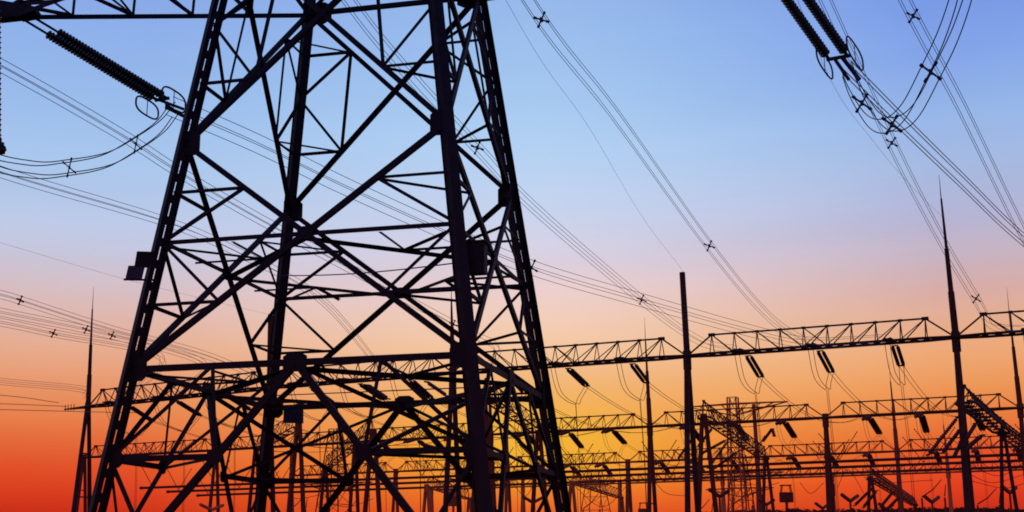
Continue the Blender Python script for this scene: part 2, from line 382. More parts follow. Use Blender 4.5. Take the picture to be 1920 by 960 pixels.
# ================================================================== INSULATORS
ORD = ['first', 'second', 'third', 'fourth', 'fifth', 'sixth', 'seventh', 'eighth', 'ninth', 'tenth', 'eleventh', 'twelfth', 'thirteenth', 'fourteenth', 'fifteenth', 'sixteenth', 'seventeenth', 'eighteenth', 'nineteenth', 'twentieth']
def discs(a, b, r, pitch, seg=9):
    L = (b-a).length; t = (b-a)/L; n = max(3, int(L/pitch)); prof = []
    for i in range(n):
        h = L*i/n; d = L/n; prof += [(h, r*.3), (h+d*.3, r*.32), (h+d*.42, r), (h+d*.6, r*.96), (h+d*.8, r*.4)]
    prof.append((L, r*.35)); return MB().lathe(a, t, prof, seg)
def string(A, B, label, group, m, r=.16, pitch=.2, gap=.45, lead=.5, rings=False, nstr=2, side=None, wm=WIRE):
    th = thing('insulator_string', A, label, 'insulator', group)
    t = (B-A).normalized(); s = side or t.cross(V((0, 0, 1))).normalized()
    ya, yk = MB(), MB(); L = (B-A).length
    for q in ((-1, 1) if nstr == 2 else (0,)):
        a, b = A+s*q*gap/2, B+s*q*gap/2
        discs(a+t*lead, b-t*.25, r, pitch).build('insulator_discs', m, th, True)
        ya.cone(a, a+t*lead, .05, .05, 6); yk.cone(b-t*.25, b, .07, .07, 6)
    yk.bar(B-s*(gap/2+.1), B+s*(gap/2+.1), .12); ya.bar(A-s*(gap/2+.08), A+s*(gap/2+.08), .1)
    ya.build('end_fitting', wm, th); yk.build('end_fitting', wm, th)
    return th, t, s
def ring(th, c, t, w, L, W, r, m):                      # a racetrack corona ring
    pts = []
    for i in range(28):
        q = 2*math.pi*i/28; cx, cz = math.cos(q), math.sin(q)
        sx = math.copysign(abs(cx)**.7, cx); sz = math.copysign(abs(cz)**.7, cz)
        pts.append(c+t*sx*L/2+w*sz*W/2)
    mb = MB().tube(pts, r, 6, True); mb.cone(c-w*W*.48, c+w*W*.48, r*.5, r*.5, 5)
    mb.build('corona_ring', m, th)

# ---- conductors --------------------------------------------------------
def path(px, D0, D1, n=8):
    P = spline([(x, y, 0) for x, y in px], n); c = [0]
    for a, b in zip(P, P[1:]): c.append(c[-1]+(b-a).length)
    return [atd(p.x, p.y, 1/lerp(1/D0, 1/D1, s/c[-1])) for p, s in zip(P, c)]
def spacer_mb(mb, c, offs, k=1.15, r=.04):
    for o_ in offs: mb.cone(c, c+o_*k, r*1.15, r*.8, 6); 
    for o_ in offs: mb.cone(c+o_*.82, c+o_*k, r*1.6, r*1.6, 6)
    mb.lathe(c-V((0, 0, r*2.5)), V((0, 0, 1)), [(0, 0.001), (0, r*1.9), (r*5, r*1.9), (r*5, .001)], 8)
def bundle(name, label, cat, px, D0, D1, nw=4, side=None, half=.225, r=.016, m=WIRE, spacers=(), group=None, rot=.35, sr=.04, n=8, pts=None):
    P = pts or path(px, D0, D1, n)
    th = thing(name, P[0], label, cat, group)
    if nw == 1: offs = [V((0, 0, 0))]
    elif nw == 2: offs = None
    d = (P[-1]-P[0]); d.z = 0; d.normalize() if d.length > 1e-3 else None; s = side or d.cross(V((0, 0, 1))).normalized(); z = V((0, 0, 1))
    if nw == 4: offs = [(s*math.cos(q)+z*math.sin(q))*half*1.414 for q in (rot+math.pi/4*k for k in (1, 3, 5, 7))]
    if nw == 2: offs = [s*half, -s*half]
    for o_ in offs: MB().tube([p+o_ for p in P], r, 5).build('wire', m, th)
    for (sx, sy) in spacers:
        p = min(P, key=lambda q: math.dist(pr(q), (sx, sy)))
        i = P.index(p); best = p
        if 0 < i < len(P)-1:                           # slide to the nearest spot of the path
            best = min((P[a].lerp(P[a+1], k/20) for a in (i-1, i) for k in range(21)), key=lambda q: math.dist(pr(q), (sx, sy)))
        mb = MB(); spacer_mb(mb, best, offs if nw > 1 else [s*.1, -s*.1], 1.2, sr); mb.build('spacer', WIRE if m == WIREM else (GAN2 if m == WIREF else m), th)
    return th, P
dT = depth(TIPL); dTR = depth(TIPR)
# left string pair hanging off the left arm tip
A0 = atd(56, 36, dT); B0 = atd(304, 186, dT+5.0)
th, t, s = string(A0, B0, 'heavy black twin string of discs slung from the left arm tip of the tower', 'tension insulator strings on the tower', PORC, r=.195, pitch=.15, gap=.44, lead=1.1, side=(RT*.98+UP*.16))
z = t.cross(s).normalized()
w1 = (z*.45+s*.9).normalized()
ring(th, atd(326, 187, dT+5.1), t, V((0, 0, 1)), 1.35, .85, .042, WIRE); ring(th, atd(276, 202, dT+4.6), t, V((0, 0, 1)), 1.25, .72, .042, WIRE)
MB().bar(atd(300, 188, dT+5), atd(345, 205, dT+5.4), .1).bar(atd(310, 200, dT+5), atd(345, 218, dT+5.4), .12).bar(atd(312, 190, dT+5), atd(312, 206, dT+5), .1).build('clamp', WIRE, th)
# right string pair
A1 = atd(1372, -175, dTR); B1 = atd(1572, 108, dTR+4.0)
th, t, s = string(A1, B1, 'heavy black twin string of discs entering at the top right of the photo', 'tension insulator strings on the tower', PORC, r=.215, pitch=.15, gap=.74, lead=.6, side=(RT*math.cos(.18)-UP*math.sin(.18)*-1))
ring(th, atd(1546, 118, dTR+4), t, V((0, 0, 1)), 1.3, .75, .035, WIRE); ring(th, atd(1603, 100, dTR+4), t, V((0, 0, 1)), 1.35, .8, .035, WIRE)
MB().bar(atd(1566, 112, dTR+4), atd(1592, 150, dTR+4.2), .1).bar(atd(1578, 106, dTR+4), atd(1612, 150, dTR+4.2), .12).build('clamp', WIRE, th)
# jumper support string at the left edge of the frame
sA, sB = atd(-1, 22, dT-.5), atd(0, 270, dT-.5)
th, t, s = string(sA, sB, 'thin vertical string of small discs hanging at the very left edge of the photo', None, PORC, r=.07, pitch=.2, nstr=1, gap=.1, lead=.1)
MB().lathe(atd(2, 290, dT-.5), V((0, 0, 1)), [(0, .01), (.05, .15), (.2, .2), (.35, .15), (.4, .01)], 10).build('counterweight', PORC, th, True)

bundle('jumper_loop', 'slack loop of four wires below the left arm of the tower, reaching the left edge', 'cable', [(-160, 190), (-40, 290), (60, 318), (130, 314), (200, 300), (255, 270), (300, 238), (326, 205)], dT-3.5, dT+5.2, half=.27, r=.023, spacers=[(130, 314), (255, 270)], n=8, rot=.55, sr=.024, side=V((.3, .95, 0)))
bundle('jumper_loop', 'deep U-shaped loop of four wires hanging at the top right of the photo', 'cable', [(1588, 130), (1606, 175), (1640, 226), (1675, 233), (1708, 205), (1745, 135), (1780, 60), (1808, -30), (1822, -130)], dTR+4, dTR-7, half=.27, r=.021, side=V((.98, .2, 0)), spacers=[(1618, 192), (1672, 233), (1745, 135)], n=8, rot=.2, sr=.038)

def gphase(j, i, k): return gpos(j, i+(.235+.27*k), HB-.15)
def NR(P): return P-GNU*3.6-V((0, 0, .15))
n0 = lambda P: (pr(NR(P))[0], pr(NR(P))[1])
def endD(i, k): p = NR(gphase(0, i, k)); return pr(p), depth(p)
def wire_to(label, px, D0, tgt, **kw):
    q, D1 = endD(*tgt); kw.setdefault('m', WIREM); return bundle('conductor_bundle', label, 'power line', px+[q], D0, D1, group='conductor bundles from the line to the gantry', **kw)
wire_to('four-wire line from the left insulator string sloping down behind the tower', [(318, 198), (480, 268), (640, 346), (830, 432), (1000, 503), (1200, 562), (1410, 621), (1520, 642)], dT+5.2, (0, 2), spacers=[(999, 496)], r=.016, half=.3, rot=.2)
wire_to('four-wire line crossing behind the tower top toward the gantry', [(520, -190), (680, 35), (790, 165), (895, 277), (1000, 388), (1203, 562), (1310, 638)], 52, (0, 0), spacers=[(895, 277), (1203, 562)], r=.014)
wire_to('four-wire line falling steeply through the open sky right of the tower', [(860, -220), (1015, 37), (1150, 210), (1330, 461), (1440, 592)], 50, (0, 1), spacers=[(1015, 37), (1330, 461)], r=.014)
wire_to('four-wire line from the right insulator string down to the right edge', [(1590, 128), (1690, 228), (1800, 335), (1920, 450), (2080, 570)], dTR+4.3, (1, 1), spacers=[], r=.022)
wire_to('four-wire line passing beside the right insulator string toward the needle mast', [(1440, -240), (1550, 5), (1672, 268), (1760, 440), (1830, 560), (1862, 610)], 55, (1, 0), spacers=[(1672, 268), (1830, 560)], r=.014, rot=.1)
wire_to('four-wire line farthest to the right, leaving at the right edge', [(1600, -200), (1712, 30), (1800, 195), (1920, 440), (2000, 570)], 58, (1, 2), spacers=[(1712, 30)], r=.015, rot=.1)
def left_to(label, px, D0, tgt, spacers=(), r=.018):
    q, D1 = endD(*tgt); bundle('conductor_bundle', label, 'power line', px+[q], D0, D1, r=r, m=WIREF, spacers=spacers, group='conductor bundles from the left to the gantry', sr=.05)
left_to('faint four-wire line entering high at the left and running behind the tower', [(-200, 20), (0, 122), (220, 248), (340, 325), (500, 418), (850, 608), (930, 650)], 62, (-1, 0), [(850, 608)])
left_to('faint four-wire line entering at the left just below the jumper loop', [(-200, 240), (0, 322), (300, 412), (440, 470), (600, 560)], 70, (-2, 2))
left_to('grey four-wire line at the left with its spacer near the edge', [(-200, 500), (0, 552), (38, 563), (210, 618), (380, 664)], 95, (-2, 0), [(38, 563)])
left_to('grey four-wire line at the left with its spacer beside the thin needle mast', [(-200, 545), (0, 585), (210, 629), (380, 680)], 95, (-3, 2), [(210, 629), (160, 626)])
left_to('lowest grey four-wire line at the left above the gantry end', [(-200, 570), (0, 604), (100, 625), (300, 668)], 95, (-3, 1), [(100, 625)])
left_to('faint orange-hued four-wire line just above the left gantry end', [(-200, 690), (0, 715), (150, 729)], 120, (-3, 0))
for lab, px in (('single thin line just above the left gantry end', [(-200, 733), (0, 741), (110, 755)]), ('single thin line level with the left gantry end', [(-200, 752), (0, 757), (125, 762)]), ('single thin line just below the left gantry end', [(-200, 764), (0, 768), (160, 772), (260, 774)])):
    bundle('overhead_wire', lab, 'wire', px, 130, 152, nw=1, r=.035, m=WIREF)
top = lambda i, h: GO+GE*23*i+V((0, 0, h))
def gwire(label, px, D0, P):
    q = pr(P); bundle('ground_wire', label, 'wire', px+[q], D0, depth(P), nw=1, r=.009, m=WIREF, group='thin earth wires')
gwire('hair-thin earth wire ending on the bare mast top right of the tower', [(850, -180), (1000, 90), (1100, 232), (1200, 400)], 55, top(0, HB+7.6))
gwire('hair-thin earth wire ending on the tall needle mast', [(1450, -120), (1555, 145), (1640, 268), (1710, 350)], 55, gpos(0, .99)-GE*.25+V((0, 0, HB+10.2)))
gwire('hair-thin earth wire entering at the left and ending on the mast behind the tower', [(-200, 400), (0, 455), (240, 525)], 80, V((c1[1][0].x, c1[1][0].y, HB+7.5)))

# strings, jumpers and droppers of every phase
def phases(j, rng, m, wm, where, r, ndrop, rr):
    cnt = 0
    for (i, k) in rng:
        P = gphase(j, i, k) if not (j == 0 and i < -1) else None
        if P is None:
            a, b = (c1[1][0], c1[2][0]) if i == -2 else (c1[0][0], c1[1][0]); P = a.lerp(b, .235+.27*k); P.z = HB-.15
        x = pr(P)[0]
        if not (-40 < x < 2000): continue
        w = ORD[cnt] if cnt < 20 else 'last'
        S1 = P+GNU*.3-V((0, 0, .15)); E1 = P+GNU*(random.uniform(4.4, 5.0) if j == 0 else random.uniform(4.6, 5.3))+GE*random.uniform(-.25, .25)-V((0, 0, random.uniform(1.2, 1.55) if j == 0 else random.uniform(1.5, 1.9)))
        S2 = P-GNU*.3-V((0, 0, -.05)); E2 = P-GNU*3.6-V((0, 0, .15 if j == 0 else .7))
        string(S1, E1, f'far-side disc string of {where}, {w} counted from its left end', f'far-side strings of {where}', m, r=r*1.1, pitch=.2, gap=.42, lead=.35, wm=wm)
        string(S2, E2, f'near-side disc string of {where}, {w} counted from its left end', f'near-side strings of {where}', m, r=r*1.1, pitch=.2, gap=.42, lead=.35, wm=wm)
        J = P+GNU*1.6-V((0, 0, 3.3))+GE*.15
        pts = spline([E2, P-GNU*1.8-V((0, 0, 2.6)), J, P+GNU*3.0-V((0, 0, 2.6)), E1], 6)
        bundle('jumper_loop', f'twin-wire loop slung under {where}, {w} counted from the left', 'cable', None, 0, 0, nw=2, half=.2, r=rr, m=wm, pts=pts, group=f'jumper loops of {where}')
        if ndrop: bundle('dropper_cable', f'twin wires dropping straight down from {where}, {w} from the left', 'cable', None, 0, 0, nw=2, half=.28, r=rr*.8, m=wm, pts=[J, J.lerp(V((J.x+.3, J.y, 6.2)), .5)+GE*.1, V((J.x+.3, J.y, 6.2))], group=f'dropper cables of {where}')
        if j < 2:                                     # the span on to the next gantry
            T = NR(P+GN+GE*.0); 
            if T.y < 400:
                pts = [E1.lerp(T, q/10)-V((0, 0, 5.0*4*(q/10)*(1-q/10)*.45)) for q in range(11)]
                bundle('strain_bus', f'twin wires sagging back from {where}, {w} from the left', 'power line', None, 0, 0, nw=2, half=.2, r=rr*.9, m=wm, pts=pts, group=f'strain bus wires behind {where}')
        cnt += 1
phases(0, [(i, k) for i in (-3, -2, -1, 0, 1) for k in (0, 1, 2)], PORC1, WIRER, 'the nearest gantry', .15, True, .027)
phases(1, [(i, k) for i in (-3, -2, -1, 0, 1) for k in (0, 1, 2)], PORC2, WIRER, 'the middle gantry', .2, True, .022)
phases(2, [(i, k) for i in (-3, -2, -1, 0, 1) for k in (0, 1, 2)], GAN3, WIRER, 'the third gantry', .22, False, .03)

# ================================================================== TUBULAR BUSBARS hung from the middle gantry
for n_, (x, y) in enumerate(((265, 915), (315, 922), (371, 929))):
    P = atz(x, y, 15.5); L = 152-4*n_
    th = thing('tubular_busbar', P, f'long level tubular busbar under the middle gantry, {("highest", "middle", "lowest")[n_]} of three', 'busbar', 'three parallel tubular busbars')
    MB().cone(P, P+GE*L, .2, .2, 8).lathe(P-GE*.2, GE, [(0, .01), (0, .26), (.4, .26), (.4, .01)], 8).build('tube', GAN2, th)
    for q in range(12):
        c = P+GE*(2.2+q*12.5)
        for sg in (-1, 1):
            vb = discs(c+GE*sg*2.6+V((0, 0, 3.9)), c+V((0, 0, .25)), .1, .3, 6); vb.build('insulator_arm', GAN2, th)

# ================================================================== LOWER CROSS BEAMS running away between the rows
def cross_gantry(label, p0, p1, z, m, sc, legs=(0, 1), strings=(), r=.22):
    A, B = atz(*p0, z), atz(*p1, z)
    th = thing('cross_gantry', V((A.x, A.y, 0)), label, 'gantry', 'low gantries running away from the camera')
    beam(A, B, th, m, sc, hh=1.5, end=1.5, lr=.045, pitch=3.4)
    for q in legs:
        P = A.lerp(B, q); e = (B-A).normalized(); s = GE
        c = MB().cone(P-V((0, 0, .9)), P+V((0, 0, .3)), r*1.3, r*1.3).build('column', m, th)
        for k in (-1, 1): MB().cone(V((P.x, P.y, 0))+s*k*1.3, P+s*k*.15, r, r*.8).build('leg', m, c)
    return A, B
xs = []
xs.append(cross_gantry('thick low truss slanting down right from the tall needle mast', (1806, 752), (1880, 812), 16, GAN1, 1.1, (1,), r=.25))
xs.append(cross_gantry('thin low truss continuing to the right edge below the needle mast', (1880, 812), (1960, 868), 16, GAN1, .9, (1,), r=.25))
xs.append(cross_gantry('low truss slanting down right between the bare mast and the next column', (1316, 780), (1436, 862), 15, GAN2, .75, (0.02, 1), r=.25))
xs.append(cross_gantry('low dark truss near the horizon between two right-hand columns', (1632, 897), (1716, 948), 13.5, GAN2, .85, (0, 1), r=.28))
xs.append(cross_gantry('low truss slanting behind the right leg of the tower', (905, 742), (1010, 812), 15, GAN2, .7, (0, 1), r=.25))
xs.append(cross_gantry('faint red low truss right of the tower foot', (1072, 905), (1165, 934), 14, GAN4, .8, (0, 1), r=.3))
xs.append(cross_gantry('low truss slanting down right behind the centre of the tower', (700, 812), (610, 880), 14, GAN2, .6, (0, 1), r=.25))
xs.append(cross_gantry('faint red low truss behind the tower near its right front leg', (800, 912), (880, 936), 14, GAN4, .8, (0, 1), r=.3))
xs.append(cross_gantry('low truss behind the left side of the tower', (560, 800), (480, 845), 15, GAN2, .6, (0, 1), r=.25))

# slanting strings around the cross beams
SL = [((1740, 853), (1796, 782), 1, 'long dark rod slanting up to the needle mast from the left'), ((1766, 850), (1800, 806), 1, 'shorter slanting disc string beside the needle mast'),
      ((1788, 858), (1803, 828), 1, 'shortest slanting disc string left of the needle mast'), ((1812, 822), (1830, 794), 1, 'thick slanting disc string just right of the needle mast'),
      ((1812, 842), (1842, 816), 1, 'thin slanting disc string below the truss at the needle mast'), ((1270, 862), (1300, 820), 2, 'slanting string left of the bare mast low down'),
      ((1308, 838), (1336, 802), 2, 'dark slanting string just right of the bare mast'), ((1312, 852), (1362, 825), 2, 'slanting string leading up right to the low truss'),
      ((1328, 878), (1364, 828), 2, 'steep slanting string under the low truss'), ((1334, 882), (1384, 846), 2, 'lowest slanting string under the low truss'),
      ((1430, 828), (1447, 805), 2, 'stub string hanging left under the middle gantry'), ((1452, 818), (1448, 804), 2, 'stub string hanging straight under the middle gantry'),
      ((1602, 948), (1636, 915), 2, 'steep string left of the low dark truss'), ((1618, 952), (1644, 920), 2, 'second steep string left of the low dark truss'),
      ((1650, 952), (1672, 925), 2, 'steep string under the low dark truss'), ((1662, 956), (1684, 934), 2, 'second steep string under the low dark truss'),
      ((728, 748), (690, 722), 1, 'dark string behind the tower left of its lower centre plate'), ((838, 742), (800, 716), 1, 'dark string behind the tower right of its lower centre plate'),
      ((700, 862), (738, 842), 2, 'string behind the tower slanting up right'), ((790, 832), (838, 845), 2, 'string behind the tower near its right front leg'),
      ((985, 840), (965, 812), 2, 'string between the two right legs of the tower, upper'), ((1010, 868), (972, 830), 2, 'string between the two right legs of the tower, lower')]
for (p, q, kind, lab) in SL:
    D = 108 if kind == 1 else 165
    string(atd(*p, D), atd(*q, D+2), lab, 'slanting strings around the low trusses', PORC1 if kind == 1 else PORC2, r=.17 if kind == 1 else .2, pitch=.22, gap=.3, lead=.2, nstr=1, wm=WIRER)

# ================================================================== YARD EQUIPMENT near the horizon
def gearpos(x, D): p = atd(x, 1000, D); return V((p.x, p.y, 0))
def post(mb, P, h0, h1, r=.16): 
    L = h1-h0; n = int(L/.22); prof = []
    for i in range(n): h = L*i/n; d = L/n; prof += [(h, r*.55), (h+d*.4, r), (h+d*.7, r*.55)]
    prof.append((L, r*.5)); mb.lathe(P+V((0, 0, h0)), V((0, 0, 1)), prof, 8)
def stand(th, P, h, w, m):
    mb = MB()
    for a in (-1, 1):
        for b in (-1, 1): mb.bar(P+V((a*w, b*w, 0)), P+V((a*w*.7, b*w*.7, h)), .12)
    for z in (.25, .6, .95):
        for a, b, c_, d in ((-1, -1, 1, -1), (1, -1, 1, 1), (1, 1, -1, 1), (-1, 1, -1, -1)):
            k = w*(1-.3*z); mb.bar(P+V((a*k, b*k, h*z)), P+V((c_*k, d*k, h*z)), .07)
            if z < .9: k2 = w*(1-.3*(z+.35)); mb.bar(P+V((a*k, b*k, h*z)), P+V((c_*k2, d*k2, h*(z+.35))), .06)
    mb.build('stand', m, th)
def equip(kind, x, D, ytop, m, label):
    P = gearpos(x, D); H = atd(x, ytop, D).z
    if kind == 'ct':
        th = thing('current_transformer', P, label, 'transformer', 'current transformers in the yard'); stand(th, P, H*.45, .55, m)
        mb = MB(); post(mb, P, H*.45, H*.8, .22); mb.build('insulator_post', m, th)
        MB().box(P+V((0, 0, H*.85)), 1.25, .9, H*.1, .5).build('tank', m, th)
        cf = MB(); t_ = P+V((0, 0, H*.9)); u_ = P+V((0, 0, H*.97))
        for a in (-.55, .55):
            for b in (-.35, .35): cf.bar(t_+V((a, b, 0)), u_+V((a*.8, b, 0)), .09)
        cf.box(u_, 1.2, .8, .1, 0); cf.build('terminal_frame', m, th)
    elif kind == 'ds':
        th = thing('disconnector_switch', P, label, 'switch', 'disconnector switches in the yard'); stand(th, P, H*.45, .7, m)
        mb = MB(); post(mb, P-GE*1.3, H*.45, H*.82, .17); mb.build('insulator_post', m, th); mb = MB(); post(mb, P+GE*1.3, H*.45, H*.82, .17); mb.build('insulator_post', m, th)
        mb = MB().bar(P-GE*1.4+V((0, 0, H*.45)), P+GE*1.4+V((0, 0, H*.45)), .25); mb.build('base_frame', m, th)
        mb = MB().cone(P-GE*1.3+V((0, 0, H*.83)), P+V((0, 0, H*.9)), .09, .07).cone(P+V((0, 0, H*.9)), P+GE*1.1+V((0, 0, H)), .07, .05).cone(P+GE*1.3+V((0, 0, H*.83)), P+GE*1.5+V((0, 0, H*.95)), .08, .05)
        mb.build('switch_arm', m, th)
    elif kind == 'cb':
        th = thing('circuit_breaker', P, label, 'circuit breaker', 'circuit breakers in the yard'); stand(th, P, H*.42, .45, m)
        mb = MB(); post(mb, P, H*.42, H*.9, .2); mb.build('insulator_post', m, th)
        mb = MB(); 
        for q in (-1, 1):
            mb.lathe(P+V((0, 0, H*.9)), (GNU*q*.9+GE*q*.3+V((0, 0, .35))).normalized(), [(0, .12), (.3, .24), (2.1, .24), (2.3, .1), (2.3, .01)], 8)
        mb.build('interrupter', m, th)
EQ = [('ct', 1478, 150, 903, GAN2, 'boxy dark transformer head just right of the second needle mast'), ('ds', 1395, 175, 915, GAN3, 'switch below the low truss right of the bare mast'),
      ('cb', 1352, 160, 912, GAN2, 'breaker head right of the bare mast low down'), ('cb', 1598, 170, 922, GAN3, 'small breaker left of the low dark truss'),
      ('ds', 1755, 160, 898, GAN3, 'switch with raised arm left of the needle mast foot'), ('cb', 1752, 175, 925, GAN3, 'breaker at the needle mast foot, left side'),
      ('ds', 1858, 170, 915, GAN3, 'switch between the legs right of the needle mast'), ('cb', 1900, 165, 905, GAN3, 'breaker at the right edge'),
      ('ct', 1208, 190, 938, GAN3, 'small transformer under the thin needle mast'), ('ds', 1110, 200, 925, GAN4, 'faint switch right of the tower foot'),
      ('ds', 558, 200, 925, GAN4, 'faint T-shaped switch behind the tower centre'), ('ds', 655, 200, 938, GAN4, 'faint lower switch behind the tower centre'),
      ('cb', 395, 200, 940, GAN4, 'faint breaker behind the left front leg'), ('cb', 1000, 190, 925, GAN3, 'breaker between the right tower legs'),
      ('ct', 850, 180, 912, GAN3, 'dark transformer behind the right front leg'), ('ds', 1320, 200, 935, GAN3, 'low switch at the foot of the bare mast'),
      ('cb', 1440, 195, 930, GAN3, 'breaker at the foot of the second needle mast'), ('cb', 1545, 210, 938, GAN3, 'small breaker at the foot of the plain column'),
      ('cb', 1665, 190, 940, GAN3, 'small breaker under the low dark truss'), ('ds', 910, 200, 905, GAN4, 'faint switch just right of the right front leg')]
for e_ in EQ: equip(*e_)
P = gpos(1, 0)
d = depth(V((P.x, P.y, 8)))
th = tag(MB().box(atd(1558, 918, d-3), .9, .7, 1.5, -.4).build('control_cabinet', GAN2, None), 'square cabinet mounted low on the plain column of the middle gantry', 'cabinet')

def far_tower(x, D, yt, arms, label, m, w0=1.0, w1=2.6):
    P = gearpos(x, D); H = atd(x, yt, D).z
    th = thing('distant_tower', P, label, 'transmission tower', 'small lattice towers among the gantries')
    def c(k, z): w = lerp(w1, w0, z/H); a, b = ((-1, -1), (1, -1), (1, 1), (-1, 1))[k % 4]; return P+GE*a*w+GNU*b*w+V((0, 0, z))
    for k in range(4): MB().bar(c(k, 0), c(k, H), .2).build('leg', m, th)
    mb = MB(); n = 8
    for i in range(n):
        for k in range(4):
            a, b = H*i/n, H*(i+1)/n; mb.bar(c(k, a), c(k+1, b), .07); mb.bar(c(k, b), c(k+1, b), .07)
    mb.build('lattice_bracing', m, th)
    for (ya, xl, xr) in arms:
        z = atd(x, ya, D).z; L_ = (pr(P)[0], ); k = D/FPX/GE.x
        a, b = P+GE*(xl-x)*k+V((0, 0, z)), P+GE*(xr-x)*k+V((0, 0, z)); mb = MB()
        for q in (-1, 1):
            for e in (a, b):
                mb.bar(P+GNU*q*w0+V((0, 0, z+.1)), e, .16); mb.bar(P+GNU*q*w0-V((0, 0, 1.5-z)), e, .12)
                for t in (.25, .5, .75): mb.bar((P+GNU*q*w0+V((0, 0, z+.1))).lerp(e, t), (P+GNU*q*w0-V((0, 0, 1.5-z))).lerp(e, t-.2), .08)
        mb.build('cross_arm', m, th)
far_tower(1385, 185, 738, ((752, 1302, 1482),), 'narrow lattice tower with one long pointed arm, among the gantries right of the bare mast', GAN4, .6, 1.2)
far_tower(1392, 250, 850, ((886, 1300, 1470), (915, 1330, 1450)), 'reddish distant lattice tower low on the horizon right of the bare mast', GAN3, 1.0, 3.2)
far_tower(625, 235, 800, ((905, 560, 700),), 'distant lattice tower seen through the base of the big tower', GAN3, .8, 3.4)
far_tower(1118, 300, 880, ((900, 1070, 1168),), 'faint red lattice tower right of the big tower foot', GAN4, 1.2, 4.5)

# low sagging connection wires between the pieces of equipment
LW = [((1070, 905), (1130, 950), (1185, 900)), ((1225, 900), (1250, 925), (1290, 930)), ((960, 905), (985, 930), (1003, 902)), ((1500, 905), (1520, 925), (1545, 905)), ((1460, 905), (1430, 915), (1395, 935)),
      ((1620, 925), (1590, 880), (1570, 915)), ((1810, 885), (1860, 905), (1920, 890)), ((1815, 870), (1870, 892), (1920, 872)), ((1815, 900), (1880, 915), (1925, 905)), ((545, 930), (560, 935), (600, 928)), ((620, 945), (655, 950), (700, 935)), ((1620, 895), (1660, 905), (1750, 900)), ((1330, 905), (1370, 900), (1420, 910))]
LWN = ['right of the tower foot', 'under the thin needle mast', 'between the right tower legs', 'left of the plain column', 'at the second needle mast', 'right of the plain column', 'right of the needle mast, middle of three', 'right of the needle mast, top of three', 'right of the needle mast, lowest of three', 'behind the tower centre, upper', 'behind the tower centre, lower', 'above the low dark truss', 'under the low truss by the bare mast']
for q, nm in zip(LW, LWN):
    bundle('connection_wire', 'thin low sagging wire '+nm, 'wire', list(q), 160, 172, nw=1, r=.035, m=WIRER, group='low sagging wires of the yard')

# ================================================================== GROUND, ROAD, DISTANT BELT
def struct(o): o['kind'] = 'structure'; return o
bm = MB(); N = 40; R_ = 3000
for i in range(N+1):
    for j in range(N+1): bm.v.append(V(((i/N-.5)*2*R_, (j/N-.5)*2*R_+1000, 0)))
for i in range(N):
    for j in range(N): k = i*(N+1)+j; bm.f.append((k, k+N+1, k+N+2, k+1))
struct(bm.build('ground', GRND))
rb = MB(); a = gpos(.5, -6); b = gpos(.5, 5); rb.plate(a.lerp(b, .5)+V((0, 0, .006)), GE, GNU, [(-160, -2.5), (160, -2.5), (160, 2.5), (-160, 2.5)], .004); struct(rb.build('service_road', ASPH))
# tree belt beyond the yard
tb = MB(); rnd = random.Random(3)
for row_ in range(3):
    for k in range(420):
        x = 40+k*.33+rnd.uniform(-.3, .3)
        px = 1180+k*2.0; 
        y = 951+1.5*math.sin(px*.013)+(1.6*math.sin(px*.071)+.9*math.sin(px*.23+1) if px < 1560 else .8*math.sin(px*.3))+rnd.uniform(-.5, .7)
        if px < 1500: y += (1500-px)*.05
        D = 330+row_*6+rnd.uniform(-2, 2)
        top_ = atd(px, y+row_*1.5, D); w = 2.2
        for _ in range(5):
            c = V((top_.x+rnd.uniform(-1.2, 1.2), top_.y+rnd.uniform(-1, 1), top_.z-rnd.uniform(0, 2.5))); q = len(tb.v); rr_ = rnd.uniform(.6, 1.3)
            for _k in range(4): tb.v.append(c+V((rnd.uniform(-rr_, rr_), rnd.uniform(-.5, .5), rnd.uniform(-rr_, 0 if _k < 2 else .2))))
            tb.f.append((q, q+1, q+2, q+3))
        q = len(tb.v); zt = top_.z-1.2
        tb.v += [V((top_.x-w, top_.y, 0)), V((top_.x+w, top_.y, 0)), V((top_.x+w, top_.y, zt)), V((top_.x-w, top_.y, zt))]; tb.f.append((q, q+1, q+2, q+3))
o = tb.build('tree_belt', TREE); o['kind'] = 'stuff'; tag(o, 'low dark belt of distant trees along the horizon at the right', 'trees')

# ================================================================== SKY AND SUN
w = bpy.data.worlds.new('World'); scene.world = w; w.use_nodes = True; nt = w.node_tree; nt.nodes.clear()
N_ = nt.nodes.new; L_ = nt.links.new
def s2l(c): return tuple(((v/255)/12.92 if v/255 <= .04045 else ((v/255+.055)/1.055)**2.4) for v in c)
def zel(y, x=1000): d = ray(x, y); return d.z/d.length
CEN = [(1100, (90, 22, 14)), (1010, (175, 40, 18)), (960, (226, 78, 26)), (920, (231, 104, 32)), (880, (235, 134, 44)), (830, (236, 148, 60)), (780, (237, 162, 86)), (720, (238, 178, 119)), (650, (239, 195, 158)), (600, (238, 201, 180)), (540, (231, 204, 205)), (480, (214, 206, 223)), (400, (198, 210, 237)), (300, (180, 208, 241)), (200, (167, 202, 241)), (100, (157, 193, 238)), (0, (150, 185, 236)), (-300, (125, 160, 222)), (-1200, (80, 110, 180))]
LEF = [(1100, (70, 14, 10)), (1010, (130, 26, 18)), (960, (200, 42, 22)), (930, (213, 52, 26)), (880, (222, 74, 36)), (820, (228, 106, 58)), (760, (231, 135, 82)), (700, (230, 155, 116)), (640, (228, 172, 146)), (580, (222, 183, 176)), (520, (209, 191, 201)), (460, (196, 198, 222)), (400, (185, 200, 231)), (300, (169, 198, 236)), (200, (156, 190, 236)), (100, (146, 181, 235)), (0, (139, 172, 233)), (-300, (115, 148, 218)), (-1200, (75, 105, 175))]
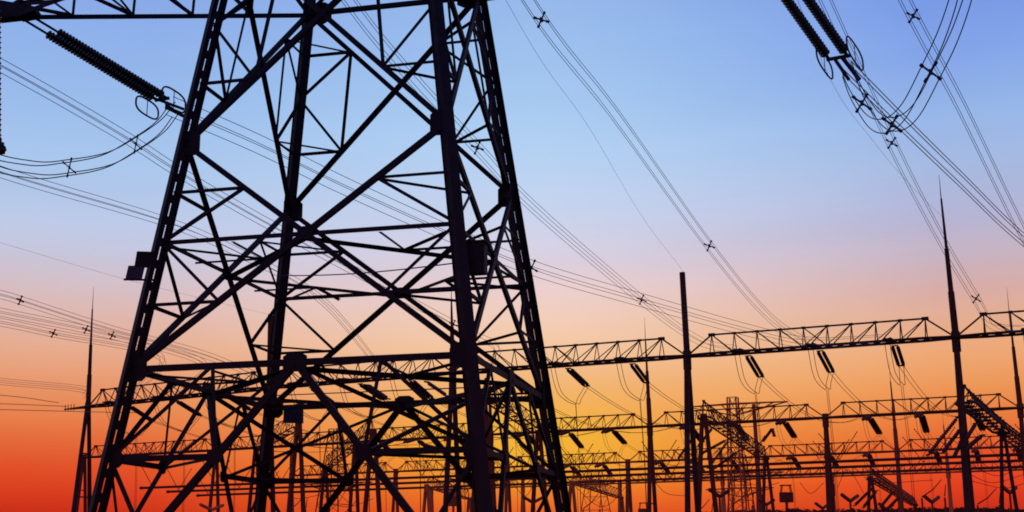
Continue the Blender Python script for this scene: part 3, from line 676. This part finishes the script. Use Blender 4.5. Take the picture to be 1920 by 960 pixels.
RIG = [(1100, (70, 14, 10)), (1010, (140, 26, 18)), (945, (206, 44, 24)), (900, (226, 60, 30)), (840, (228, 84, 41)), (780, (232, 122, 60)), (720, (235, 149, 86)), (660, (235, 165, 115)), (600, (228, 172, 141)), (540, (216, 172, 166)), (480, (200, 178, 191)), (400, (180, 180, 213)), (300, (164, 185, 225)), (200, (149, 181, 232)), (100, (132, 165, 232)), (0, (121, 155, 229)), (-300, (100, 135, 215)), (-1200, (70, 100, 170))]
sun_dir = ray(1010, 838).normalized(); sh = V((sun_dir.x, sun_dir.y)).normalized()
geo = N_('ShaderNodeTexCoord'); sep = N_('ShaderNodeSeparateXYZ'); L_(geo.outputs['Generated'], sep.inputs[0])
def math_(op, a, b=None, clamp=False):
    n = N_('ShaderNodeMath'); n.operation = op; n.use_clamp = clamp
    for i, v in enumerate((a, b)):
        if v is None: continue
        if isinstance(v, (int, float)): n.inputs[i].default_value = v
        else: L_(v, n.inputs[i])
    return n.outputs[0]
X, Y, Z = sep.outputs
hx = math_('MULTIPLY', X, sh.x); hy = math_('MULTIPLY', Y, sh.y); dot = math_('ADD', hx, hy)
hl = math_('SQRT', math_('ADD', math_('MULTIPLY', X, X), math_('MULTIPLY', Y, Y)))
cosd = math_('DIVIDE', dot, math_('MAXIMUM', hl, .001))
az2 = math_('MINIMUM', math_('MULTIPLY', math_('SUBTRACT', 1.0, cosd), 2.0), .25)      # about azimuth squared
z_lo, z_hi = zel(1100)-.01, zel(-1200)
fac = math_('DIVIDE', math_('SUBTRACT', Z, z_lo), z_hi-z_lo, True)
def sky_ramp(stops, x):
    ramp = N_('ShaderNodeValToRGB'); L_(fac, ramp.inputs[0]); cr = ramp.color_ramp
    p_ = sorted([((zel(y, x)-z_lo)/(z_hi-z_lo), c) for y, c in stops])
    for k, (p, c) in enumerate(p_):
        e_ = cr.elements[0] if k == 0 else (cr.elements[1] if k == 1 else cr.elements.new(p))
        e_.position = p; e_.color = (*s2l(c), 1)
    return ramp.outputs[0]
rc, rl, rr = sky_ramp(CEN, 1130), sky_ramp(LEF, 60), sky_ramp(RIG, 1850)
side = math_('DIVIDE', math_('SUBTRACT', math_('MULTIPLY', X, sh.y), math_('MULTIPLY', Y, sh.x)), math_('MAXIMUM', hl, .001))
is_r = math_('MULTIPLY', math_('ADD', math_('DIVIDE', side, .30), .5), 1.0, True)
def mixc(f, a, b):
    n = N_('ShaderNodeMix'); n.data_type = 'RGBA'; L_(f, n.inputs[0]); L_(a, n.inputs[6]); L_(b, n.inputs[7]); return n.outputs[2]
edge = mixc(is_r, rl, rr)
amt = math_('MULTIPLY', az2, 12.0, True)
skyc = mixc(math_('POWER', amt, .62), rc, edge)
vm = N_('ShaderNodeMapping'); vm.inputs['Scale'].default_value = (1.6, 1.6, 16); L_(geo.outputs['Generated'], vm.inputs[0])
hz = N_('ShaderNodeTexNoise'); hz.inputs['Scale'].default_value = 2.2; hz.inputs['Detail'].default_value = 5; L_(vm.outputs[0], hz.inputs[0])
hs = N_('ShaderNodeVectorMath'); hs.operation = 'SCALE'; L_(skyc, hs.inputs[0]); L_(math_('ADD', .95, math_('MULTIPLY', hz.outputs[0], .10)), hs.inputs['Scale']); skyc = hs.outputs[0]
zg = math_('SUBTRACT', Z, zel(828)); g = math_('EXPONENT', math_('MULTIPLY', math_('ADD', math_('DIVIDE', az2, .0085), math_('DIVIDE', math_('MULTIPLY', zg, zg), .0010)), -1.0))
glow = N_('ShaderNodeMix'); glow.data_type = 'RGBA'; L_(math_('MULTIPLY', g, .72), glow.inputs[0]); L_(skyc, glow.inputs[6]); glow.inputs[7].default_value = (*s2l((238, 184, 44)), 1)
bg = N_('ShaderNodeBackground'); L_(glow.outputs[2], bg.inputs[0]); bg.inputs[1].default_value = 1
nis = N_('ShaderNodeTexSky'); nis.sky_type = 'NISHITA'; nis.sun_disc = False
SUN_EL = math.asin(sun_dir.z); SUN_AZ = math.atan2(sun_dir.x, sun_dir.y)
nis.sun_elevation = SUN_EL; nis.sun_rotation = SUN_AZ; nis.dust_density = 3
bg2 = N_('ShaderNodeBackground'); L_(nis.outputs[0], bg2.inputs[0]); bg2.inputs[1].default_value = .0008
add = N_('ShaderNodeAddShader'); L_(bg.outputs[0], add.inputs[0]); L_(bg2.outputs[0], add.inputs[1])
out = N_('ShaderNodeOutputWorld'); L_(add.outputs[0], out.inputs[0])
sl = bpy.data.lights.new('sun', 'SUN'); so = bpy.data.objects.new('sun', sl); COL.objects.link(so)
sl.energy = 1.2; sl.angle = math.radians(.5); sl.color = (1, .55, .25); so.rotation_euler = sun_dir.to_track_quat('Z', 'Y').to_euler(); so.location = (0, 0, 60)

scene.view_settings.view_transform = 'Standard'; scene.view_settings.look = 'None'; scene.view_settings.exposure = 0; scene.view_settings.gamma = 1
scene.render.engine = 'CYCLES'
scene.cycles.filter_width = 1.8
scene.cycles.max_bounces = 3; scene.cycles.diffuse_bounces = 1; scene.cycles.glossy_bounces = 1
print('OBJS', len(bpy.data.objects), 'sec', len(SEC), 'tipL', TIPL, 'tipR', pr(TIPR))
